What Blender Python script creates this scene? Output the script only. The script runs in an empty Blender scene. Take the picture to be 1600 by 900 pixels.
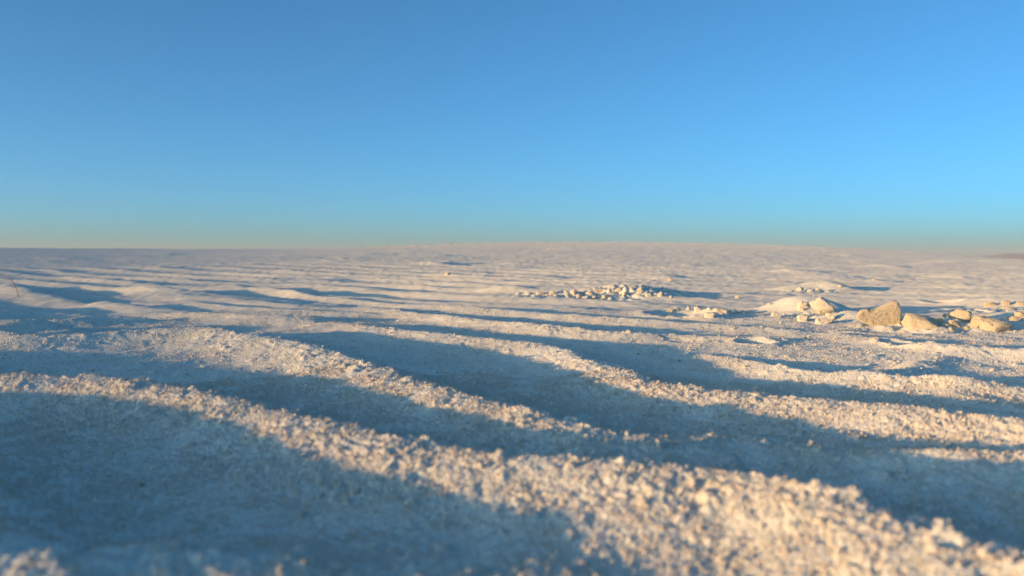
import bpy, bmesh, math, random
import numpy as np
from mathutils import Vector, Matrix, noise as mnoise

# ------------------------------------------------------------------ camera
CAM_H = 0.10
F_PX = 1386.0                       # focal length in pixels of the 1600 px photograph
PITCH = math.atan(45.0 / F_PX)      # horizon lies at row 405 of 900
scene = bpy.context.scene
cam_data = bpy.data.cameras.new("camera")
cam = bpy.data.objects.new("camera", cam_data)
scene.collection.objects.link(cam)
scene.camera = cam
cam.location = (0, 0, CAM_H)
cam.rotation_euler = (math.radians(90) - PITCH, 0, 0)
cam_data.sensor_width = 23.6
cam_data.lens = 23.6 * F_PX / 1600.0
cam_data.clip_start = 0.01
cam_data.clip_end = 60000
cam_data.dof.use_dof = True
cam_data.dof.focus_distance = 1.05
cam_data.dof.aperture_fstop = 8.0

# ------------------------------------------------------------------ light
SUN_EL = math.radians(3.8)
SUN_TRAVEL = Vector((0.88, 0.47, 0)).normalized()        # light runs to the right and away
t = Vector((SUN_TRAVEL.x * math.cos(SUN_EL), SUN_TRAVEL.y * math.cos(SUN_EL), -math.sin(SUN_EL)))
sun_data = bpy.data.lights.new("sun", 'SUN')
sun_data.energy = 2.3
sun_data.angle = math.radians(0.75)
sun_data.color = (1.0, 0.585, 0.23)
sun = bpy.data.objects.new("sun", sun_data)
sun.rotation_euler = t.to_track_quat('-Z', 'Y').to_euler()
sun.location = (-5, -3, 4)
scene.collection.objects.link(sun)

world = bpy.data.worlds.new("World")
scene.world = world
world.use_nodes = True
nt = world.node_tree
nt.nodes.clear()
wo = nt.nodes.new('ShaderNodeOutputWorld')
bg = nt.nodes.new('ShaderNodeBackground')
sky = nt.nodes.new('ShaderNodeTexSky')
sky.sky_type = 'NISHITA'
sky.sun_disc = False
sky.sun_elevation = SUN_EL
# the sky's sun stands at azimuth sun_rotation, clockwise from +Y
sky.sun_rotation = math.atan2(-SUN_TRAVEL.x, -SUN_TRAVEL.y)
sky.altitude = 1300
sky.air_density = 0.57
sky.dust_density = 3.0
sky.ozone_density = 3.8
bg.inputs['Strength'].default_value = 0.15
wb = nt.nodes.new('ShaderNodeMix'); wb.data_type = 'RGBA'; wb.blend_type = 'MULTIPLY'
wb.inputs['Factor'].default_value = 1.0
wb.inputs['B'].default_value = (.97, 1.02, .74, 1)          # the camera's white balance, the same over the whole sky
nt.links.new(sky.outputs[0], wb.inputs['A'])
nt.links.new(wb.outputs['Result'], bg.inputs[0])
nt.links.new(bg.outputs[0], wo.inputs[0])

scene.render.engine = 'CYCLES'
scene.view_settings.view_transform = 'Standard'
scene.view_settings.look = 'None'
scene.view_settings.gamma = 1.0
scene.view_settings.use_curve_mapping = False
scene.view_settings.exposure = 1.6

# ------------------------------------------------------------------ noise
def _hash(ix, iy, seed):
    h = (ix.astype(np.int64) * 374761393 + iy.astype(np.int64) * 668265263 + seed * 1442695041) & 0xFFFFFFFF
    h = ((h ^ (h >> 13)) * 1274126177) & 0xFFFFFFFF
    return (h ^ (h >> 16)) & 0xFFFFFFFF

def gnoise(x, y, seed=0):
    """2-D gradient noise, about -0.7..0.7"""
    ix = np.floor(x); iy = np.floor(y)
    fx = x - ix; fy = y - iy
    ux = fx * fx * fx * (fx * (fx * 6 - 15) + 10); uy = fy * fy * fy * (fy * (fy * 6 - 15) + 10)
    def g(dx, dy):
        a = _hash(ix + dx, iy + dy, seed) * (2 * math.pi / 4294967296.0)
        return np.cos(a) * (fx - dx) + np.sin(a) * (fy - dy)
    n00 = g(0, 0); n10 = g(1, 0); n01 = g(0, 1); n11 = g(1, 1)
    return (n00 * (1 - ux) + n10 * ux) * (1 - uy) + (n01 * (1 - ux) + n11 * ux) * uy

def sstep(a, b, x):
    k = np.clip((x - a) / (b - a), 0, 1)
    return k * k * (3 - 2 * k)

# ------------------------------------------------------------------ pixel -> ground
cp, sp = math.cos(PITCH), math.sin(PITCH)
def ray(u, v):
    a = (u - 800) / F_PX; b = -(v - 450) / F_PX
    return a, cp + b * sp, -sp + b * cp
def at_z(u, v, z):
    dx, dy, dz = ray(u, v)
    k = (z - CAM_H) / dz
    return dx * k, dy * k

# ------------------------------------------------------------------ terrain
def catmull(P, n=5):
    P = np.array(P, float)
    Q = np.vstack([2 * P[0] - P[1], P, 2 * P[-1] - P[-2]])
    out = []
    for i in range(1, len(Q) - 2):
        for k in range(n):
            s = k / n
            out.append(0.5 * ((2 * Q[i]) + (-Q[i-1] + Q[i+1]) * s + (2*Q[i-1] - 5*Q[i] + 4*Q[i+1] - Q[i+2]) * s*s
                              + (-Q[i-1] + 3*Q[i] - 3*Q[i+1] + Q[i+2]) * s**3))
    out.append(Q[-2])
    return np.array(out)

# ripple crests: (u, v, height in mm) along the crest, width on the sun side, width on the lee side (m)
CRESTS = [
    ([('g', -1.1, .95, 15), ('g', -.85, .75, 15), ('g', -.60, .57, 18), ('g', -.42, .45, 19), ('g', -.27, .36, 20), (-20, 852, 16), (200, 870, 13), (450, 888, 8), (650, 905, 4), (900, 950, 2), (1150, 1050, 2), (1300, 1250, 2)], .05, .035),
    ([('g', -1.2, 1.25, 13), ('g', -.95, 1.05, 14), ('g', -.72, .88, 14), ('g', -.53, .76, 14), (0, 588, 15), (150, 592, 15), (300, 615, 15), (450, 650, 14), (560, 676, 14), (700, 702, 14), (850, 714, 15), (1000, 722, 16), (1150, 738, 16), (1300, 775, 15), (1450, 826, 15), (1620, 862, 15), (1800, 920, 16), (2000, 1000, 14)], .055, .035),
    ([('g', -1.3, 1.75, 12), ('g', -.95, 1.4, 12), ('g', -.74, 1.2, 12), (40, 524, 11), (200, 517, 13), (320, 515, 14), (420, 530, 14), (500, 545, 14), (570, 566, 14), (640, 598, 13), (760, 628, 12), (880, 658, 12), (1010, 680, 9), (1120, 685, 6), (1250, 700, 4)], .06, .04),
    ([(1300, 716, 2), (1380, 708, 6), (1470, 706, 9), (1560, 702, 11), (1680, 706, 12), (1900, 740, 12)], .045, .03),
    ([(500, 508, 2), (545, 509, 8), (640, 517, 9), (760, 529, 9), (860, 541, 10), (920, 560, 9), (985, 583, 7), (1040, 600, 3)], .045, .03),
    ([(930, 590, 3), (1000, 594, 9), (1100, 603, 11), (1250, 616, 11), (1400, 630, 11), (1600, 655, 11), (1800, 690, 10)], .05, .03),
    ([(560, 566, 1), (610, 570, 4), (700, 576, 4.5), (770, 586, 4), (840, 600, 1)], .03, .02),
    ([(40, 503, 3), (90, 500, 8), (150, 494, 9), (210, 497, 6), (260, 502, 2)], .05, .03),
    ([(230, 490, 3), (290, 487, 9), (380, 490, 10), (470, 495, 8), (530, 500, 3)], .06, .035),
    ([(-150, 478, 8), (0, 482, 9), (60, 485, 6), (120, 490, 2)], .07, .04),
    ([(560, 480, 2), (660, 488, 9), (800, 502, 10), (950, 513, 10), (1060, 519, 7), (1180, 530, 3)], .05, .035),
    ([(280, 468, 3), (350, 474, 9), (430, 480, 9), (540, 486, 6), (620, 492, 2)], .06, .04),
    ([(420, 455, 3), (480, 459, 9), (560, 465, 10), (700, 476, 10), (850, 487, 9), (1000, 497, 7), (1120, 506, 4), (1240, 515, 3)], .055, .035),
    ([(150, 452, 4), (250, 452, 10), (310, 456, 9), (420, 465, 8), (520, 474, 4)], .07, .05),
    ([(1300, 520, 2), (1400, 534, 6), (1480, 541, 9), (1600, 548, 9), (1800, 560, 9)], .045, .03),
    ([(1280, 580, 2), (1360, 581, 7), (1480, 588, 8), (1600, 596, 8), (1800, 615, 8)], .04, .025),
    ([(1130, 556, 2), (1200, 567, 6), (1270, 574, 8), (1340, 577, 8), (1410, 572, 6), (1470, 562, 2)], .04, .02),
]
CREST_GEO = []
for ci, (pts, ws, wl) in enumerate(CRESTS):
    ws *= .82 if ci < 7 else .68; wl *= .95 if ci < 7 else .8
    P = []
    for q in pts:
        z = q[-1] / 1000.0 * (1.12 if ci < 7 else 1.3)
        x, y = q[1:3] if q[0] == 'g' else at_z(q[0], q[1], z)
        P.append((x, y, z))
    CREST_GEO.append((catmull(P), ws, wl))

# humps and hollows: (u, v, rx, ry, height, turn in degrees)
BUMPS = [
    (50, 522, .050, .050, .018, 0), (95, 530, .03, .04, .010, 0),
    (60, 459, .13, .16, .010, 0),
    (1258, 488, .070, .090, .030, 0),
    (1010, 462, .110, .150, .020, 0), (900, 463, .130, .110, .010, 0), (850, 462, .08, .09, .007, 0),
    (1065, 492, .050, .070, -.015, 0), (1130, 490, .050, .035, .008, 0), (1110, 499, .025, .03, .006, 0),
    (1410, 548, .014, .040, -.007, 0), (1180, 540, .018, .025, -.006, 0),
    (1270, 548, .14, .16, .006, 0),
    (1285, 452, .075, .16, .030, 0), (1240, 453, .06, .1, .012, 0),
    (1472, 474, .030, .05, -.009, 0), (1540, 507, .09, .08, .008, 0), (1440, 510, .06, .05, .006, 0), (1390, 518, .05, .04, -.007, 0), (1330, 500, .035, .05, .012, 0),
    (1580, 478, .10, .12, .014, 0), (1590, 500, .05, .05, .008, 0),
    (150, 475, .10, .10, -.008, 0), (400, 515, .07, .07, -.006, 0),
    (690, 428, .10, .25, .018, 0), (1030, 438, .10, .20, .012, 0),
    (1640, 620, .05, .04, -.006, 0),
]
BUMP_GEO = [(at_z(u, v, 0), rx, ry, h, math.radians(a)) for u, v, rx, ry, h, a in BUMPS]

# patches of broken crust: (u, v, rx, ry, height)
ROUGH = [(905, 463, .18, .10, .009), (1000, 460, .12, .12, .010), (1110, 491, .09, .05, .004), (1260, 492, .06, .06, .004), (1500, 508, .13, .06, .004),
         (1575, 482, .10, .08, .005), (1265, 454, .09, .12, .006), (1420, 505, .08, .05, .003)]
ROUGH_GEO = [(at_z(u, v, .005), rx, ry, h) for u, v, rx, ry, h in ROUGH]

SKY_U = [-600, 0, 300, 520, 570, 650, 750, 870, 1000, 1150, 1300, 1450, 1540, 1600, 1900]
SKY_V = [385, 387, 389, 389, 386.5, 383, 379.5, 378.3, 378, 381, 386, 395, 402, 406, 420]
CREST_Y = 18.0
CX = np.array([(u - 800) / F_PX * CREST_Y for u in SKY_U])
CH = np.array([CAM_H + (405 - v) / F_PX * CREST_Y for v in SKY_V])
XF = np.linspace(-60, 60, 2401)
HF = np.interp(XF, CX, CH)
kk = np.exp(-0.5 * (np.arange(-20, 21) / 8.0) ** 2); kk /= kk.sum()
HF = np.convolve(np.pad(HF, 20, mode='edge'), kk, mode='valid')

rs = np.random.RandomState(4)
PITS = []                                   # scattered little humps and footmarks further out
for i in range(130):
    y = 2.6 * math.exp(rs.rand() * 1.55)
    x = (rs.rand() * 1.3 - .68) * y
    s = (.025 + .045 * rs.rand()) * (0.6 + y / 8)
    PITS.append((x, y, s * (1 + rs.rand()), s * (1 + .8 * rs.rand()), (rs.choice([-1, 1], p=[.35, .65])) * s * (.07 + .12 * rs.rand())))

def terrain(x, y, fine=True):
    x = np.asarray(x, float); y = np.asarray(y, float)
    sh = x.shape
    x = x.ravel(); y = y.ravel()
    r = np.hypot(x, y)
    # --- the dune behind
    hc = np.interp(x + .55 * np.clip(CREST_Y - y, 0, 16) * sstep(-3, 5, x), XF, HF)   # the crest swings round towards the right
    k = np.clip((y - 3.2) / (CREST_Y - 3.2), 0, 1)
    up = k ** 1.25 * (1 - .15 * k) / .85
    z = hc * up
    over = np.clip(y - CREST_Y, 0, None)
    z = np.where(y > CREST_Y, hc - over ** 2 * 0.012 / (1 + over * 0.05), z)
    z = np.where(y > CREST_Y, np.maximum(z, -1.6), z)
    far = sstep(25, 80, r)
    z = z * (1 - far) + far * (-1.5 + .5 * gnoise(x / 60, y / 60, 91) + 0.9 * gnoise(x / 190, y / 190, 92))
    back = sstep(.5, 6, -y)
    z -= back * .12
    # --- broad unevenness
    nearm = 1 - sstep(18, 30, r)
    z += nearm * (.006 * gnoise(x / .55, y / .55, 3) + .0035 * gnoise(x / .17, y / .17, 4))
    z += sstep(2.5, 6, r) * nearm * .010 * gnoise(x / 2.1, y / 1.8, 5)
    # --- traced ripples
    acc = np.zeros_like(z)
    sel0 = np.where((r < 4.5))[0]
    xs = x[sel0]; ys = y[sel0]
    wx = xs + .006 * gnoise(xs / .045, ys / .045, 21) + .003 * gnoise(xs / .018, ys / .018, 22)
    wy = ys + .006 * gnoise(xs / .045, ys / .045, 23) + .003 * gnoise(xs / .018, ys / .018, 24)
    accs = np.zeros_like(xs)
    for C, ws, wl in CREST_GEO:
        m = 2.3 * max(ws, wl)
        bb = np.where((wx > C[:, 0].min() - m) & (wx < C[:, 0].max() + m) & (wy > C[:, 1].min() - m) & (wy < C[:, 1].max() + m))[0]
        if len(bb) == 0: continue
        px = wx[bb]; py = wy[bb]
        bd = np.full(len(bb), 1e9); bs = np.zeros(len(bb)); bh = np.zeros(len(bb))
        for i in range(len(C) - 1):
            ax, ay, ah = C[i]; bx_, by_, bh_ = C[i + 1]
            dx = bx_ - ax; dy = by_ - ay; L2 = dx * dx + dy * dy
            near = np.where((px > min(ax, bx_) - m) & (px < max(ax, bx_) + m) & (py > min(ay, by_) - m) & (py < max(ay, by_) + m))[0]
            if len(near) == 0: continue
            qx = px[near]; qy = py[near]
            tt = np.clip(((qx - ax) * dx + (qy - ay) * dy) / L2, 0, 1)
            ex = qx - ax - tt * dx; ey = qy - ay - tt * dy
            d = np.hypot(ex, ey)
            better = d < bd[near]
            idx = near[better]
            bd[idx] = d[better]
            bs[idx] = (ex * dy - ey * dx)[better]          # > 0 : lee... sign fixed below
            bh[idx] = (ah + (bh_ - ah) * tt)[better]
        # crest runs left->right towards the viewer; the sun side lies near/left
        w = np.where(bs > 0, ws, wl)
        prof = np.exp(-(bd / w) ** 1.7) * bh
        accs[bb] += prof ** 2.5
    acc[sel0] = accs ** (1 / 2.5)
    z += acc
    # --- humps and hollows
    for (bx0, by0), rx, ry, h, a in BUMP_GEO:
        m = 3 * max(rx, ry)
        bb = np.where((np.abs(x - bx0) < m) & (np.abs(y - by0) < m))[0]
        if len(bb) == 0: continue
        dx = x[bb] - bx0; dy = y[bb] - by0
        ca, sa = math.cos(a), math.sin(a)
        ex = (dx * ca + dy * sa) / rx; ey = (-dx * sa + dy * ca) / ry
        q = ex * ex + ey * ey
        g = np.exp(-q ** 1.3)
        if h < 0: g = g - .35 * np.exp(-((np.sqrt(q) - 1.35) / .35) ** 2)
        z[bb] += h * g
    for (bx0, by0, rx, ry, h) in PITS:
        m = 3 * max(rx, ry)
        bb = np.where((np.abs(x - bx0) < m) & (np.abs(y - by0) < m))[0]
        if len(bb) == 0: continue
        q = ((x[bb] - bx0) / rx) ** 2 + ((y[bb] - by0) / ry) ** 2
        z[bb] += h * np.exp(-q)
    # --- ripples further out, and outside the picture
    nx, ny = .74, .67
    ph = (x * nx + y * ny) / .29 + .75 * gnoise(x / 1.9, y / 1.9, 31) + .22 * gnoise(x / .55, y / .55, 32)
    rp = 2.2 * ((np.sin(2 * math.pi * ph) * .5 + .5) ** 2.2) - .8
    ph2 = (x * .70 + y * .71) / .135 + .9 * gnoise(x / .8, y / .8, 34)
    rp = rp + .22 * np.sin(2 * math.pi * ph2) * (1 - sstep(3, 6, r))
    az = x / np.maximum(np.abs(y), .2)
    amp = .0068 * sstep(1.35, 2.1, r) * (1 - sstep(3.0, 9.0, r) * .9)
    amp *= 1 - .65 * sstep(-.05, .25, az) * (y > 0)
    amp *= np.clip(.9 + .8 * gnoise(x / 1.2, y / 1.0, 33), .2, 1.6)
    outside = np.maximum(sstep(.75, .95, np.abs(az)), (y < .1) * 1.0) * (1 - sstep(5, 9, r)) * sstep(.25, .4, r)
    amp = np.maximum(amp, .005 * outside)
    amp *= 1 - sstep(14, 22, r)
    z += rp * amp
    if fine:
        # --- granular crust: clumps of grains, stronger on the crests
        crest = np.clip(acc / .010, 0, 1.3)
        g1 = gnoise(x / .0085, y / .0085, 41); g2 = gnoise(x / .0046, y / .0046, 42); g3 = gnoise(x / .0024, y / .0024, 43)
        kx = (.00048 + .00045 * crest) * (.45 + 1.3 * np.clip(gnoise(x / .035, y / .035, 46) + .9 * gnoise(x / .011, y / .011, 47) + .4, 0, 1))
        lod1 = 1 - sstep(1.0, 5.0, r); lod2 = 1 - sstep(.3, 2.6, r); lod3 = 1 - sstep(.2, .9, r)
        z += lod1 * kx * g1 * 1.1 + lod2 * kx * 1.1 * g2 + lod3 * kx * .75 * g3
        # crumbs stuck together, here and there
        cl = np.clip(gnoise(x / .016, y / .016, 51) + .5 * gnoise(x / .007, y / .007, 52) + .35 * gnoise(x / .09, y / .09, 53) - .38, 0, .5)
        z += (1 - sstep(.9, 2.0, r)) * (.0045 + .002 * crest) * cl
        for (qx, qy), rx, ry, k_ in ROUGH_GEO:
            bb = np.where((np.abs(x - qx) < 2.5 * rx) & (np.abs(y - qy) < 2.5 * ry))[0]
            if len(bb) == 0: continue
            w_ = np.exp(-(((x[bb] - qx) / rx) ** 2 + ((y[bb] - qy) / ry) ** 2) ** 2)
            nn = gnoise(x[bb] / .022, y[bb] / .026, 61) + .6 * gnoise(x[bb] / .010, y[bb] / .012, 62)
            z[bb] += w_ * k_ * (np.tanh(nn * 3.0) * .6 + nn * .5)
        z += (1 - sstep(6, 14, r)) * .0018 * gnoise(x / .03, y / .03, 44) * (1 + sstep(1.5, 4, r))
        z += sstep(1.5, 4, r) * (1 - sstep(18, 30, r)) * .0022 * gnoise(x / .06, y / .075, 45)
        z += sstep(4, 9, r) * (1 - sstep(18, 30, r)) * .0042 * gnoise(x / .12, y / .15, 48)
    return z.reshape(sh)

# ------------------------------------------------------------------ materials
def sand_material(name, base, spread, sparkle=0.0, bump=True):
    m = bpy.data.materials.new(name); m.use_nodes = True
    n = m.node_tree.nodes; l = m.node_tree.links
    b = n['Principled BSDF']
    tc = n.new('ShaderNodeTexCoord')
    n1 = n.new('ShaderNodeTexNoise'); n1.inputs['Scale'].default_value = 420; n1.inputs['Detail'].default_value = 3
    n2 = n.new('ShaderNodeTexNoise'); n2.inputs['Scale'].default_value = 9; n2.inputs['Detail'].default_value = 4
    l.new(tc.outputs['Object'], n1.inputs['Vector']); l.new(tc.outputs['Object'], n2.inputs['Vector'])
    r1 = n.new('ShaderNodeValToRGB')
    r1.color_ramp.elements[0].position = .28; r1.color_ramp.elements[1].position = .72
    r1.color_ramp.elements[0].color = tuple(c * (1 - spread) for c in base) + (1,)
    r1.color_ramp.elements[1].color = tuple(min(.92, c * (1 + spread * .6)) for c in base) + (1,)
    l.new(n1.outputs['Fac'], r1.inputs['Fac'])
    mx = n.new('ShaderNodeMix'); mx.data_type = 'RGBA'; mx.blend_type = 'MULTIPLY'; mx.inputs['Factor'].default_value = 1
    r2 = n.new('ShaderNodeValToRGB')
    r2.color_ramp.elements[0].position = .3; r2.color_ramp.elements[1].position = .7
    r2.color_ramp.elements[0].color = (.93, .90, .86, 1); r2.color_ramp.elements[1].color = (1, 1, 1, 1)
    l.new(n2.outputs['Fac'], r2.inputs['Fac'])
    l.new(r1.outputs['Color'], mx.inputs['A']); l.new(r2.outputs['Color'], mx.inputs['B'])
    l.new(mx.outputs['Result'], b.inputs['Base Color'])
    b.inputs['Roughness'].default_value = .85
    b.inputs['Diffuse Roughness'].default_value = .6
    b.inputs['Specular IOR Level'].default_value = .25
    if bump:
        vb = n.new('ShaderNodeTexVoronoi'); vb.inputs['Scale'].default_value = 620
        l.new(tc.outputs['Object'], vb.inputs['Vector'])
        bp = n.new('ShaderNodeBump'); bp.inputs['Strength'].default_value = .55; bp.inputs['Distance'].default_value = .0012
        bp.invert = True
        l.new(vb.outputs['Distance'], bp.inputs['Height'])
        l.new(bp.outputs['Normal'], b.inputs['Normal'])
    return m

SAND = (.84, .785, .69)
mat_sand = sand_material("gypsum_sand", SAND, .26)
mat_pale = sand_material("pale_crusted_sand", (.76, .68, .55), .22)
mat_clod = sand_material("crusted_sand", (.62, .535, .395), .25)

def grain_material():
    m = bpy.data.materials.new("sand_grain"); m.use_nodes = True
    n = m.node_tree.nodes; l = m.node_tree.links
    b = n['Principled BSDF']
    oi = n.new('ShaderNodeObjectInfo')
    r = n.new('ShaderNodeValToRGB')
    cr = r.color_ramp
    cr.elements[0].position = 0; cr.elements[0].color = (.60, .52, .42, 1)
    e = cr.elements.new(.03); e.color = (.70, .63, .53, 1)
    e = cr.elements.new(.2); e.color = (.76, .71, .63, 1)
    cr.elements[1].position = 1; cr.elements[-1].color = (.84, .81, .75, 1)
    l.new(oi.outputs['Random'], r.inputs['Fac'])
    l.new(r.outputs['Color'], b.inputs['Base Color'])
    # a few grains are clean crystal faces that glint
    gt = n.new('ShaderNodeMath'); gt.operation = 'MULTIPLY'; gt.inputs[1].default_value = 57.31
    fr = n.new('ShaderNodeMath'); fr.operation = 'FRACT'
    cm = n.new('ShaderNodeMath'); cm.operation = 'GREATER_THAN'; cm.inputs[1].default_value = .96
    l.new(oi.outputs['Random'], gt.inputs[0]); l.new(gt.outputs[0], fr.inputs[0]); l.new(fr.outputs[0], cm.inputs[0])
    mr = n.new('ShaderNodeMapRange'); mr.inputs['To Min'].default_value = .75; mr.inputs['To Max'].default_value = .16
    l.new(cm.outputs[0], mr.inputs['Value']); l.new(mr.outputs[0], b.inputs['Roughness'])
    b.inputs['Specular IOR Level'].default_value = .4
    b.inputs['Diffuse Roughness'].default_value = .6
    return m
mat_grain = grain_material()

# ------------------------------------------------------------------ ground sheet
def build_ground():
    # columns by bearing (dense where one looks), rows by distance
    front = np.radians(np.linspace(-36, 36, 800))
    left = np.radians(np.linspace(-180, -36, 190)[:-1])
    right = np.radians(np.linspace(36, 180, 110)[1:-1])
    ang = np.concatenate([left, front, right])
    rr = [0.03]
    while rr[-1] < 24:
        r = rr[-1]
        rr.append(r + max(.0009, r * (.0034 if r < 1.2 else .0040 if r < 6 else .0046)))
    while rr[-1] < 20000:
        rr.append(rr[-1] * 1.09)
    rr = np.array(rr)
    R, A = np.meshgrid(rr, ang, indexing='ij')
    X = R * np.sin(A); Y = R * np.cos(A)
    Z = terrain(X, Y)
    nr, nc = R.shape
    co = np.stack([X, Y, Z], -1).reshape(-1, 3)
    centre = len(co)
    zc = float(Z[0].mean())
    co = np.vstack([co, [[0, 0, zc]]])
    i = np.arange(nr - 1)[:, None]; j = np.arange(nc)[None, :]; j2 = (j + 1) % nc
    quads = np.stack([i * nc + j, (i) * nc + j2 + 0 * i, (i + 1) * nc + j2, (i + 1) * nc + j], -1).reshape(-1, 4)[:, ::-1]
    tris = np.stack([np.full(nc, centre), np.arange(nc), (np.arange(nc) + 1) % nc], -1)[:, ::-1]
    me = bpy.data.meshes.new("sand_ground")
    nq, ntr = len(quads), len(tris)
    me.vertices.add(len(co)); me.vertices.foreach_set('co', co.astype(np.float32).ravel())
    me.loops.add(nq * 4 + ntr * 3)
    me.loops.foreach_set('vertex_index', np.concatenate([quads.ravel(), tris.ravel()]).astype(np.int32))
    me.polygons.add(nq + ntr)
    me.polygons.foreach_set('loop_start', np.concatenate([np.arange(nq) * 4, nq * 4 + np.arange(ntr) * 3]).astype(np.int32))
    me.polygons.foreach_set('use_smooth', np.ones(nq + ntr, bool))
    me.update(); me.validate()
    me.materials.append(mat_sand)
    o = bpy.data.objects.new("sand_ground", me)
    scene.collection.objects.link(o)
    o['kind'] = 'structure'
    o['label'] = 'pale rippled gypsum sand rising to a low dune crest'
    print("ground verts", len(co), "rows", nr, "cols", nc)
    return o
ground = build_ground()

def hit(u, v, zoff=0.0):
    """where the line of sight through a photo pixel meets the sand"""
    dx, dy, dz = ray(u, v)
    k = np.exp(np.linspace(math.log(.15), math.log(30), 4000))
    zz = CAM_H + dz * k - terrain(dx * k, dy * k, False) - zoff
    below = np.where(zz < 0)[0]
    i = below[0] if len(below) else len(k) - 1
    return dx * k[i], dy * k[i], float(CAM_H + dz * k[i] - zoff), k[i]

# ------------------------------------------------------------------ loose grains lying on the sand
def build_grains():
    rg = np.random.RandomState(11)
    P = []; S = []
    def scatter(n, r0, r1, half, size, keep_crest, lift):
        r = np.sqrt(rg.rand(n) * (r1 ** 2 - r0 ** 2) + r0 ** 2)
        a = np.radians((rg.rand(n) * 2 - 1) * half)
        x = r * np.sin(a); y = r * np.cos(a)
        patch = gnoise(x / .022, y / .022, 71) + .6 * gnoise(x / .07, y / .07, 72)
        keep = patch + .3 * rg.randn(n) > keep_crest
        x = x[keep]; y = y[keep]
        z = terrain(x, y)
        s = size * np.exp(rg.randn(len(x)) * .42)
        P.append(np.stack([x, y, z + s * lift], -1)); S.append(s)
    scatter(240000, .2, .75, 38, .00030, -.2, .2)
    scatter(14000, .2, .75, 38, .0007, .25, .0)
    scatter(90000, .75, 1.7, 36, .00042, .0, .1)
    scatter(30000, .7, 1.6, 36, .0006, .25, .0)
    scatter(26000, 1.3, 3.0, 36, .0006, .25, .0)
    P = np.vstack(P); S = np.concatenate(S)
    me = bpy.data.meshes.new("sand_grains")
    me.vertices.add(len(P)); me.vertices.foreach_set('co', P.astype(np.float32).ravel())
    at = me.attributes.new("size", 'FLOAT', 'POINT'); at.data.foreach_set('value', S.astype(np.float32))
    ob = bpy.data.objects.new("sand_grains", me)
    scene.collection.objects.link(ob)
    me.materials.append(mat_grain)
    ng = bpy.data.node_groups.new("grains_on_points", 'GeometryNodeTree')
    ng.interface.new_socket("Geometry", in_out='INPUT', socket_type='NodeSocketGeometry')
    ng.interface.new_socket("Geometry", in_out='OUTPUT', socket_type='NodeSocketGeometry')
    N = ng.nodes; L = ng.links
    gi = N.new('NodeGroupInput'); go = N.new('NodeGroupOutput')
    ico = N.new('GeometryNodeMeshIcoSphere'); ico.inputs['Radius'].default_value = 1; ico.inputs['Subdivisions'].default_value = 2
    nz = N.new('ShaderNodeTexNoise'); nz.inputs['Scale'].default_value = 1.3
    sub = N.new('ShaderNodeVectorMath'); sub.operation = 'SUBTRACT'; sub.inputs[1].default_value = (.5, .5, .5)
    sc = N.new('ShaderNodeVectorMath'); sc.operation = 'SCALE'; sc.inputs['Scale'].default_value = 1.9
    sp_ = N.new('GeometryNodeSetPosition')
    L.new(ico.outputs['Mesh'], sp_.inputs['Geometry'])
    L.new(nz.outputs['Color'], sub.inputs[0]); L.new(sub.outputs[0], sc.inputs[0]); L.new(sc.outputs[0], sp_.inputs['Offset'])
    sm = N.new('GeometryNodeSetMaterial'); sm.inputs['Material'].default_value = mat_grain
    L.new(sp_.outputs['Geometry'], sm.inputs['Geometry'])
    iop = N.new('GeometryNodeInstanceOnPoints')
    rv = N.new('FunctionNodeRandomValue'); rv.data_type = 'FLOAT_VECTOR'
    rv.inputs[0].default_value = (0, 0, 0); rv.inputs[1].default_value = (6.28, 6.28, 6.28)
    na = N.new('GeometryNodeInputNamedAttribute'); na.data_type = 'FLOAT'; na.inputs['Name'].default_value = "size"
    L.new(gi.outputs[0], iop.inputs['Points']); L.new(sm.outputs[0], iop.inputs['Instance'])
    L.new(rv.outputs[0], iop.inputs['Rotation']); L.new(na.outputs[0], iop.inputs['Scale'])
    L.new(iop.outputs[0], go.inputs[0])
    md = ob.modifiers.new("grains", 'NODES'); md.node_group = ng
    ob['kind'] = 'stuff'
    ob['label'] = 'loose crystalline sand grains strewn over the ripples'
    ob['category'] = 'sand'
    print("grains", len(P))
build_grains()

# ------------------------------------------------------------------ broken pieces of sand crust
def tag(o, label, cat, group=None):
    o['label'] = label; o['category'] = cat
    if group: o['group'] = group

def clod_mesh(name, seed, dims, boxy=.65, cuts=5, sub=4, rough=.05):
    rg = random.Random(seed)
    bm = bmesh.new()
    bmesh.ops.create_icosphere(bm, subdivisions=sub, radius=1)
    planes = []
    for i in range(cuts):
        n = Vector((rg.gauss(0, 1), rg.gauss(0, 1), rg.gauss(0, .8))).normalized()
        planes.append((n, rg.uniform(.5, .8)))
    off = Vector((seed * 3.17, seed * 1.31, seed * .77))
    size = (dims[0] * dims[1] * dims[2]) ** (1 / 3)
    for v in bm.verts:
        p = v.co.copy()
        p = Vector([math.copysign(abs(c) ** boxy, c) for c in p]) * .82
        for n, d in planes:
            k = p.dot(n) - d
            if k > 0: p -= n * k * .99
        q = p * 1.1 + off
        p *= 1 + .16 * mnoise.noise(q) + .10 * mnoise.noise(q * 2.9)
        w = Vector((p.x * dims[0] / 2, p.y * dims[1] / 2, p.z * dims[2] / 2))
        g = w / .0035 + off
        w += v.normal * (mnoise.noise(g) * .0016 + mnoise.noise(g * 2.3) * .0009) * min(1, size / .018)
        v.co = w
    for f in bm.faces: f.smooth = True
    me = bpy.data.meshes.new(name); bm.to_mesh(me); bm.free()
    me.materials.append(mat_clod)
    return me

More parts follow.
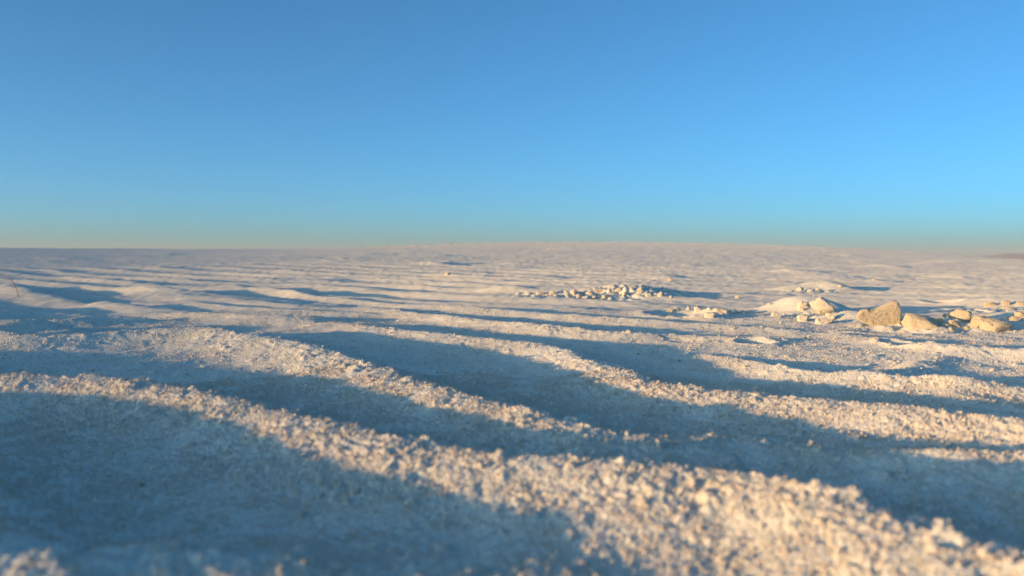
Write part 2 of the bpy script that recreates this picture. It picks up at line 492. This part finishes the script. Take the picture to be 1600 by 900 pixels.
def clod(name, seed, u, v, wpx, hpx, depth=.8, tilt=(0, 0, 0), label='', group=None, sink=.3, cuts=8, boxy=.65, sub=4, lift=0, mat=None):
    """a piece of crust whose foot is seen at pixel (u, v), wpx wide and hpx high"""
    x, y, z, k = hit(u, v)
    s = k / F_PX
    w = wpx * s; h = hpx * s / (1 - sink)
    me = clod_mesh(name, seed, (w * 1.1, max(h, w * depth), h * 1.12), boxy, cuts, sub)
    if mat: me.materials[0] = mat
    o = bpy.data.objects.new(name, me)
    scene.collection.objects.link(o)
    d = max(h, w * depth) * .3
    nrm = math.hypot(x, y)
    x += x / nrm * d; y += y / nrm * d
    zg = float(terrain(np.array([x]), np.array([y]), False)[0])
    o.location = (x, y, zg + h * (.5 - sink) + lift * s)
    o.rotation_euler = tuple(math.radians(a) for a in tilt)
    tag(o, label, 'clod', group)
    return o

ORD = ['first', 'second', 'third', 'fourth', 'fifth', 'sixth', 'seventh', 'eighth', 'ninth', 'tenth', 'eleventh', 'twelfth',
       'thirteenth', 'fourteenth', 'fifteenth', 'sixteenth', 'seventeenth', 'eighteenth', 'nineteenth', 'twentieth',
       'twenty-first', 'twenty-second', 'twenty-third', 'twenty-fourth', 'twenty-fifth', 'twenty-sixth', 'twenty-seventh', 'twenty-eighth']

# --- the tall upright block
def upright_block():
    x0, y0, z0, k = hit(1376, 511)
    s = k / F_PX
    bm = bmesh.new()
    nx, nyy, nz = 30, 10, 16
    top = [(-36, 17), (-30, 25), (-22, 27), (-12, 26), (-4, 27), (4, 30), (14, 35), (22, 39), (28, 39), (31, 35), (32, 28)]
    bot = [(-36, 15), (-28, 11), (-12, 5), (4, 0), (20, -5), (32, -7)]
    tx = [p[0] for p in top]; tz = [p[1] for p in top]
    bx_ = [p[0] for p in bot]; bz = [p[1] for p in bot]
    def mp(a, b, c):                 # a along, b depth (0 front), c height, all 0..1
        px = -36 + 68 * a
        zt = np.interp(px, tx, tz); zb = np.interp(px, bx_, bz) - 4
        pz = zb + (zt - zb) * c
        th = 30 * (.35 + .65 * math.sin(math.pi * min(1, .12 + a * .62)))
        round_ = 2.5 * (abs(c - .5) * 2) ** 6
        py = round_ + (th - 2 * round_) * b
        px += 7 * b - 3 * c * b
        w = Vector((px * s, py * s, pz * s))
        g = w / .0042 + Vector((5, 9, 2))
        w += Vector((.5, -1, .6)) * (mnoise.noise(g) * .0014 + mnoise.noise(g * 2.2) * .0009 )
        return w
    grid = {}
    def vert(i, j, k_):
        key = (i, j, k_)
        if key not in grid: grid[key] = bm.verts.new(mp(i / nx, j / nyy, k_ / nz))
        return grid[key]
    for i in range(nx):
        for k_ in range(nz):
            bm.faces.new([vert(i, 0, k_), vert(i + 1, 0, k_), vert(i + 1, 0, k_ + 1), vert(i, 0, k_ + 1)])
            bm.faces.new([vert(i, nyy, k_ + 1), vert(i + 1, nyy, k_ + 1), vert(i + 1, nyy, k_), vert(i, nyy, k_)])
        for j in range(nyy):
            bm.faces.new([vert(i, j, nz), vert(i + 1, j, nz), vert(i + 1, j + 1, nz), vert(i, j + 1, nz)])
            bm.faces.new([vert(i, j + 1, 0), vert(i + 1, j + 1, 0), vert(i + 1, j, 0), vert(i, j, 0)])
    for j in range(nyy):
        for k_ in range(nz):
            bm.faces.new([vert(0, j + 1, k_), vert(0, j, k_), vert(0, j, k_ + 1), vert(0, j + 1, k_ + 1)])
            bm.faces.new([vert(nx, j, k_), vert(nx, j + 1, k_), vert(nx, j + 1, k_ + 1), vert(nx, j, k_ + 1)])
    bmesh.ops.recalc_face_normals(bm, faces=bm.faces)
    for f in bm.faces: f.smooth = True
    me = bpy.data.meshes.new("crust_block"); bm.to_mesh(me); bm.free()
    me.materials.append(mat_clod)
    o = bpy.data.objects.new("crust_block", me); scene.collection.objects.link(o)
    o.location = (x0, y0, z0 + .0005)
    tag(o, 'tall upright wedge of sandy crust with a sunlit front, left of the flat grey slab', 'clod')
upright_block()

# --- group right of the block (foot pixel u, v; width; height; ...)
RIGHT = [
    # name, u, v, w, h, depth, tilt, label
    ('crust_slab', 1438, 514, 58, 18, 1.2, (16, -2, 8), 'flat grey rounded crust slab right beside the tall upright block'),
    ('crust_chunk', 1487, 498, 13, 14, .9, (10, 10, 0), 'small pointed crust chunk sticking up highest among the right hand rubble'),
    ('crust_chunk', 1478, 499, 14, 8, .9, (0, 0, 20), 'little crust crumb just left of the pointed chunk'),
    ('crust_chunk', 1466, 508, 11, 13, .8, (0, 20, 0), 'small upright crust chip against the right edge of the grey slab'),
    ('crust_chunk', 1503, 503, 38, 18, .9, (-6, 12, -10), 'broad tilted crust chunk in the middle of the right hand rubble'),
    ('crust_chunk', 1490, 510, 26, 10, .7, (0, 12, 5), 'long bright crust piece lying in front of the broad tilted chunk'),
    ('crust_chunk', 1487, 518, 12, 7, .9, (0, 0, 0), 'round pebble of crust lowest in front of the right hand rubble'),
    ('crust_chunk', 1477, 512, 9, 6, .9, (0, 0, 0), 'tiny crust pebble between the grey slab and the long bright piece'),
    ('crust_slab', 1536, 512, 46, 16, 1.1, (10, 5, -6), 'large pale crust slab tucked behind the rounded end slab'),
    ('crust_slab', 1555, 518, 46, 17, 1.1, (12, 4, 10), 'large smooth rounded crust slab at the right end of the rubble'),
    ('crust_chunk', 1525, 516, 14, 7, .9, (0, 0, 0), 'small crust pebble in front of the large pale slab'),
    ('crust_chunk', 1511, 515, 9, 5, .9, (0, 0, 0), 'tiny crust crumb left of the small pebble before the large slabs'),
    ('crust_chunk', 1583, 501, 24, 8, .9, (0, 0, 0), 'low pale crust piece at the right edge behind the rounded slab'),
    ('crust_chunk', 1596, 495, 22, 8, .9, (0, 0, 10), 'crust piece cut off by the right edge, above the low pale one'),
    ('crust_chunk', 1571, 477, 17, 7, .8, (0, 6, 0), 'yellow crust lump beside a dark gap at far right, behind the rubble'),
    ('crust_chunk', 1548, 479, 20, 6, .8, (0, 0, 0), 'low wide crust lump left of the dark gap at far right'),
    ('crust_chunk', 1596, 478, 18, 6, .8, (0, 0, 0), 'crust lump cut off by the right edge, behind the rubble'),
    ('crust_chunk', 1575, 484, 24, 5, .8, (0, 0, 0), 'flat crust flake just below the yellow lump at far right'),
]
for i, (nm, u, v, w, h, dp, tl, lb) in enumerate(RIGHT):
    clod(nm, 100 + i, u, v, w, h, dp, tl, lb, 'broken crust at the right')

# --- mound with a crumbling crust
MOUND = [
    ('crust_slab', 1284, 492, 44, 17, .6, (0, 38, -10), 'long crumbling crust slab on the right flank of the small sand mound'),
    ('crust_chunk', 1296, 500, 16, 11, .8, (0, 20, 0), 'crust lump at the foot of the long crumbling slab on the mound'),
    ('crust_chunk', 1254, 482, 18, 9, .9, (0, 10, 0), 'crust lump on top of the small sand mound'),
    ('crust_chunk', 1252, 487, 12, 6, .9, (0, 10, 0), 'small crust chip half buried on the face of the mound'),
    ('crust_chunk', 1255, 502, 19, 11, .9, (0, 4, 0), 'round bright crust chunk lying below the small sand mound'),
    ('crust_chunk', 1210, 495, 11, 9, .9, (0, 0, 0), 'small brownish crust crumb at the left foot of the mound'),
    ('crust_flake', 1286, 506, 36, 8, .6, (0, 5, 0), 'flat thin crust flake lying right of the round bright chunk'),
]
for i, (nm, u, v, w, h, dp, tl, lb) in enumerate(MOUND):
    clod(nm, 200 + i, u, v, w, h, dp, tl, lb, 'broken crust on the mound', sink=.34 if i == 0 else .48, lift=7 if i == 0 else 0, mat=mat_pale)

# --- rim of the footprint
RIM = [(1046, 488, 10, 6), (1058, 486, 12, 5), (1076, 484, 13, 6), (1091, 487, 13, 8), (1108, 486, 9, 5), (1124, 490, 20, 8), (1135, 491, 12, 7),
       (1148, 490, 15, 6), (1160, 490, 11, 5), (1111, 497, 20, 8)]
for i, (u, v, w, h) in enumerate(RIM):
    lb = ('pale crust lump in front of the footprint rim, nearest the camera' if i == 9 else
          ORD[i] + ' small crust crumb from the left along the footprint rim')
    clod('crust_crumb', 300 + i, u, v, w, h, .8, (0, random.Random(i).uniform(-12, 12), i * 37), lb, 'crumbs on the footprint rim', sub=3, sink=.42, mat=mat_pale)

# --- long row of broken crust in the middle distance
ROW = [(812, 460, 11, 5), (827, 461, 15, 6), (845, 461, 18, 6), (863, 461, 11, 7), (871, 464, 14, 5), (884, 460, 10, 6), (896, 461, 17, 9), (906, 466, 20, 9), (915, 459, 11, 5),
       (921, 464, 12, 9), (930, 467, 14, 6), (938, 456, 24, 5), (946, 466, 14, 10), (958, 463, 12, 8), (966, 455, 10, 6), (976, 462, 14, 9), (990, 453, 22, 7),
       (998, 461, 12, 8), (1003, 456, 12, 5), (1015, 464, 11, 8), (1032, 463, 13, 9), (1040, 456, 8, 7), (1049, 465, 9, 4)]
for i, (u, v, w, h) in enumerate(ROW):
    rr = random.Random(50 + i)
    clod('crust_crumb', 400 + i, u, v, w * rr.uniform(.9, 1.5), h * rr.uniform(.6, .95), .7, (rr.uniform(-10, 10), rr.uniform(-5, 25), rr.uniform(0, 90)),
         ORD[i] + ' crust crumb from the left in the long broken row in the middle distance', 'long row of broken crust', sub=3, sink=.45, mat=mat_pale)

# --- single lumps further back
FAR = [
    (1047, 439, 9, 5, 'lone pale crust lump behind the right end of the long broken row'),
    (1153, 466, 12, 4, 'flat crust flake where the long shadow of the broken row ends'),
    (1250, 455, 16, 6, 'left crust lump before the shadowed hump behind the mound'),
    (1266, 457, 14, 5, 'middle crust lump before the shadowed hump behind the mound'),
    (1280, 456, 14, 6, 'right crust lump before the shadowed hump behind the mound'),
    (1312, 449, 8, 3, 'tiny crust lump on the crown of the shadowed hump'),
    (1366, 438, 8, 3, 'tiny lone crust lump on the smooth sand far behind the block'),
    (1203, 477, 12, 4, 'low crust lump left of the mound, on smooth sand'),
    (700, 430, 12, 4, 'dark sided crust lump alone on the far left centre slope'),
    (1030, 701, 22, 13, 'small white sand lump sitting alone in blue shade before the near ripple'),
]
for i, (u, v, w, h, lb) in enumerate(FAR):
    clod('crust_lump', 500 + i, u, v, w, h, .8, (0, 5, i * 31), lb, None, sub=3, mat=mat_pale)

# --- trodden crumbs along the dune crest
def crest_point(u):
    x = (u - 800) / F_PX * (CREST_Y - .3)
    return x, CREST_Y - .3
CR = [(566, 14, 4), (584, 9, 3), (606, 13, 3), (622, 8, 3), (648, 12, 3), (672, 10, 3), (700, 12, 3), (716, 9, 3), (742, 12, 2.5), (770, 10, 2.5), (806, 11, 2.5), (846, 9, 2.5), (905, 10, 2.5)]
for i, (u, w, h) in enumerate(CR):
    x, y = crest_point(u)
    s = y / F_PX
    me = clod_mesh('crust_lump', 600 + i, (w * s * 1.6, w * s * 1.4, h * s * 1.5), .8, 4, 2)
    o = bpy.data.objects.new('crust_lump', me); scene.collection.objects.link(o)
    zg = float(terrain(np.array([x]), np.array([y]), False)[0])
    o.location = (x, y, zg - h * s * .3)
    tag(o, ORD[i] + ' trodden sand lump from the left along the dune crest', 'clod', 'lumps along the dune crest')
CR2 = [(1457, 10, 3), (1512, 11, 3), (1538, 13, 3)]
for i, (u, w, h) in enumerate(CR2):
    x, y = crest_point(u); y -= 1.2
    s = y / F_PX
    me = clod_mesh('crust_lump', 640 + i, (w * s, w * s * .8, h * s * 1.6), .7, 4, 2)
    o = bpy.data.objects.new('crust_lump', me); scene.collection.objects.link(o)
    zg = float(terrain(np.array([x]), np.array([y]), False)[0])
    o.location = (x, y, zg - h * s * .3)
    tag(o, ['left', 'middle', 'right'][i] + ' bright sand lump low on the dune shoulder at the right', 'clod', 'lumps on the right dune shoulder')

# ------------------------------------------------------------------ small plant pieces
def plain(name, col, rough=.7):
    m = bpy.data.materials.new(name); m.use_nodes = True
    n = m.node_tree.nodes; l = m.node_tree.links
    b = n['Principled BSDF']; b.inputs['Roughness'].default_value = rough
    tc = n.new('ShaderNodeTexCoord'); nz = n.new('ShaderNodeTexNoise'); nz.inputs['Scale'].default_value = 160
    r = n.new('ShaderNodeValToRGB')
    r.color_ramp.elements[0].color = tuple(c * .65 for c in col) + (1,); r.color_ramp.elements[1].color = tuple(min(1, c * 1.3) for c in col) + (1,)
    l.new(tc.outputs['Object'], nz.inputs['Vector']); l.new(nz.outputs['Fac'], r.inputs['Fac']); l.new(r.outputs['Color'], b.inputs['Base Color'])
    return m
mat_straw = plain("dry_straw", (.13, .08, .045))
mat_bark = plain("dry_debris", (.10, .06, .035))

def grass_blade():
    x0, y0, z0, k = hit(29, 463)
    s = k / F_PX
    pts = [(29, 464.5), (24, 452), (16, 440), (7, 433), (-3, 429.5), (-14, 429), (-24, 433)]
    bm = bmesh.new()
    rings = []
    C = catmull([((u - 29) * s, (i * .006), (463 - v) * s) for i, (u, v) in enumerate(pts)], 5)
    n = len(C)
    for i, p in enumerate(C):
        a = C[min(n - 1, i + 1)] - C[max(0, i - 1)]
        a = Vector(a).normalized()
        b = a.cross(Vector((0, 1, 0))).normalized(); c = a.cross(b)
        rad = .0011 * (1 - .6 * i / n)
        rings.append([bm.verts.new(Vector(p) + rad * (math.cos(q) * b + .6 * math.sin(q) * c)) for q in [j * math.pi / 3 for j in range(6)]])
    for i in range(n - 1):
        for j in range(6):
            bm.faces.new([rings[i][j], rings[i][(j + 1) % 6], rings[i + 1][(j + 1) % 6], rings[i + 1][j]])
    bm.faces.new(rings[0]); bm.faces.new(rings[-1])
    bmesh.ops.recalc_face_normals(bm, faces=bm.faces)
    for f in bm.faces: f.smooth = True
    me = bpy.data.meshes.new("grass_blade"); bm.to_mesh(me); bm.free()
    me.materials.append(mat_straw)
    o = bpy.data.objects.new("grass_blade", me); scene.collection.objects.link(o)
    o.location = (x0, y0, z0)
    tag(o, 'thin dry brown grass blade arching out of the sand at the left edge', 'grass')
grass_blade()

DEB = [(1259, 529, 6, 3, 'dark plant crumb on lit sand below the round bright chunk'),
       (997, 554, 9, 3, 'dark twig sliver in the blue shade right of centre'),
       (1062, 563, 5, 3, 'dark crumb on lit sand beside the blue shaded hollow'),
       (222, 762, 14, 6, 'brown plant flake in the near blue shade at lower left')]
for i, (u, v, w, h, lb) in enumerate(DEB):
    x, y, z, k = hit(u, v); s = k / F_PX
    me = clod_mesh('plant_flake', 700 + i, (w * s, w * s * .6, h * s), .9, 4, 2)
    me.materials.clear(); me.materials.append(mat_bark if i < 3 else plain("brown_flake", (.30, .17, .07)))
    o = bpy.data.objects.new('plant_flake', me); scene.collection.objects.link(o)
    zg = float(terrain(np.array([x]), np.array([y]))[0])
    o.location = (x, y, zg + h * s * .35); o.rotation_euler = (0, 0, i * 1.1)
    tag(o, lb, 'debris', 'plant crumbs on the sand')

# ------------------------------------------------------------------ far hills at the right
def hills():
    D = 16000.0
    bm = bmesh.new()
    us = np.linspace(1525, 2600, 90)
    rows = []
    for i, u in enumerate(us):
        x = (u - 800) / F_PX * D
        e = sstep(1525, 1570, np.array(u)) * (9.5 + 2.0 * mnoise.noise(Vector((u * .012, 3, 1))) + 1.5 * mnoise.noise(Vector((u * .04, 7, 1))))
        H = float(e) / F_PX * D
        rows.append([bm.verts.new((x, D + dy, -6 + H * g)) for dy, g in ((-1500, 0), (-900, .35), (-350, .8), (0, 1), (500, .7), (1500, 0))])
    for a, b in zip(rows, rows[1:]):
        for j in range(5): bm.faces.new([a[j], b[j], b[j + 1], a[j + 1]])
    bmesh.ops.recalc_face_normals(bm, faces=bm.faces)
    me = bpy.data.meshes.new("hills"); bm.to_mesh(me); bm.free()
    m = plain("far_rock_hazed", (.19, .21, .25), .9)  # rock colour lightened and blued to paint in some of the distance haze
    me.materials.append(m)
    o = bpy.data.objects.new("hills", me); scene.collection.objects.link(o)
    o['kind'] = 'structure'; o['label'] = 'low blue mountain range on the far right horizon'
hills()

# ------------------------------------------------------------------ the air
def haze():
    me = bpy.data.meshes.new("haze")
    bm = bmesh.new()
    bmesh.ops.create_cube(bm, size=1)
    for v in bm.verts:
        v.co = Vector((v.co.x * 42000, v.co.y * 42000, -12 if v.co.z < 0 else 190))
    bm.to_mesh(me); bm.free()
    m = bpy.data.materials.new("haze"); m.use_nodes = True
    n = m.node_tree.nodes; l = m.node_tree.links
    n.remove(n['Principled BSDF'])
    pv = n.new('ShaderNodeVolumePrincipled')
    pv.inputs['Color'].default_value = (.92, .93, .95, 1)
    pv.inputs['Density'].default_value = 5e-5
    l.new(pv.outputs[0], n['Material Output'].inputs['Volume'])
    me.materials.append(m)
    o = bpy.data.objects.new("haze", me); scene.collection.objects.link(o)
    o['kind'] = 'stuff'; o['label'] = 'thin evening haze over the far plain'
haze()
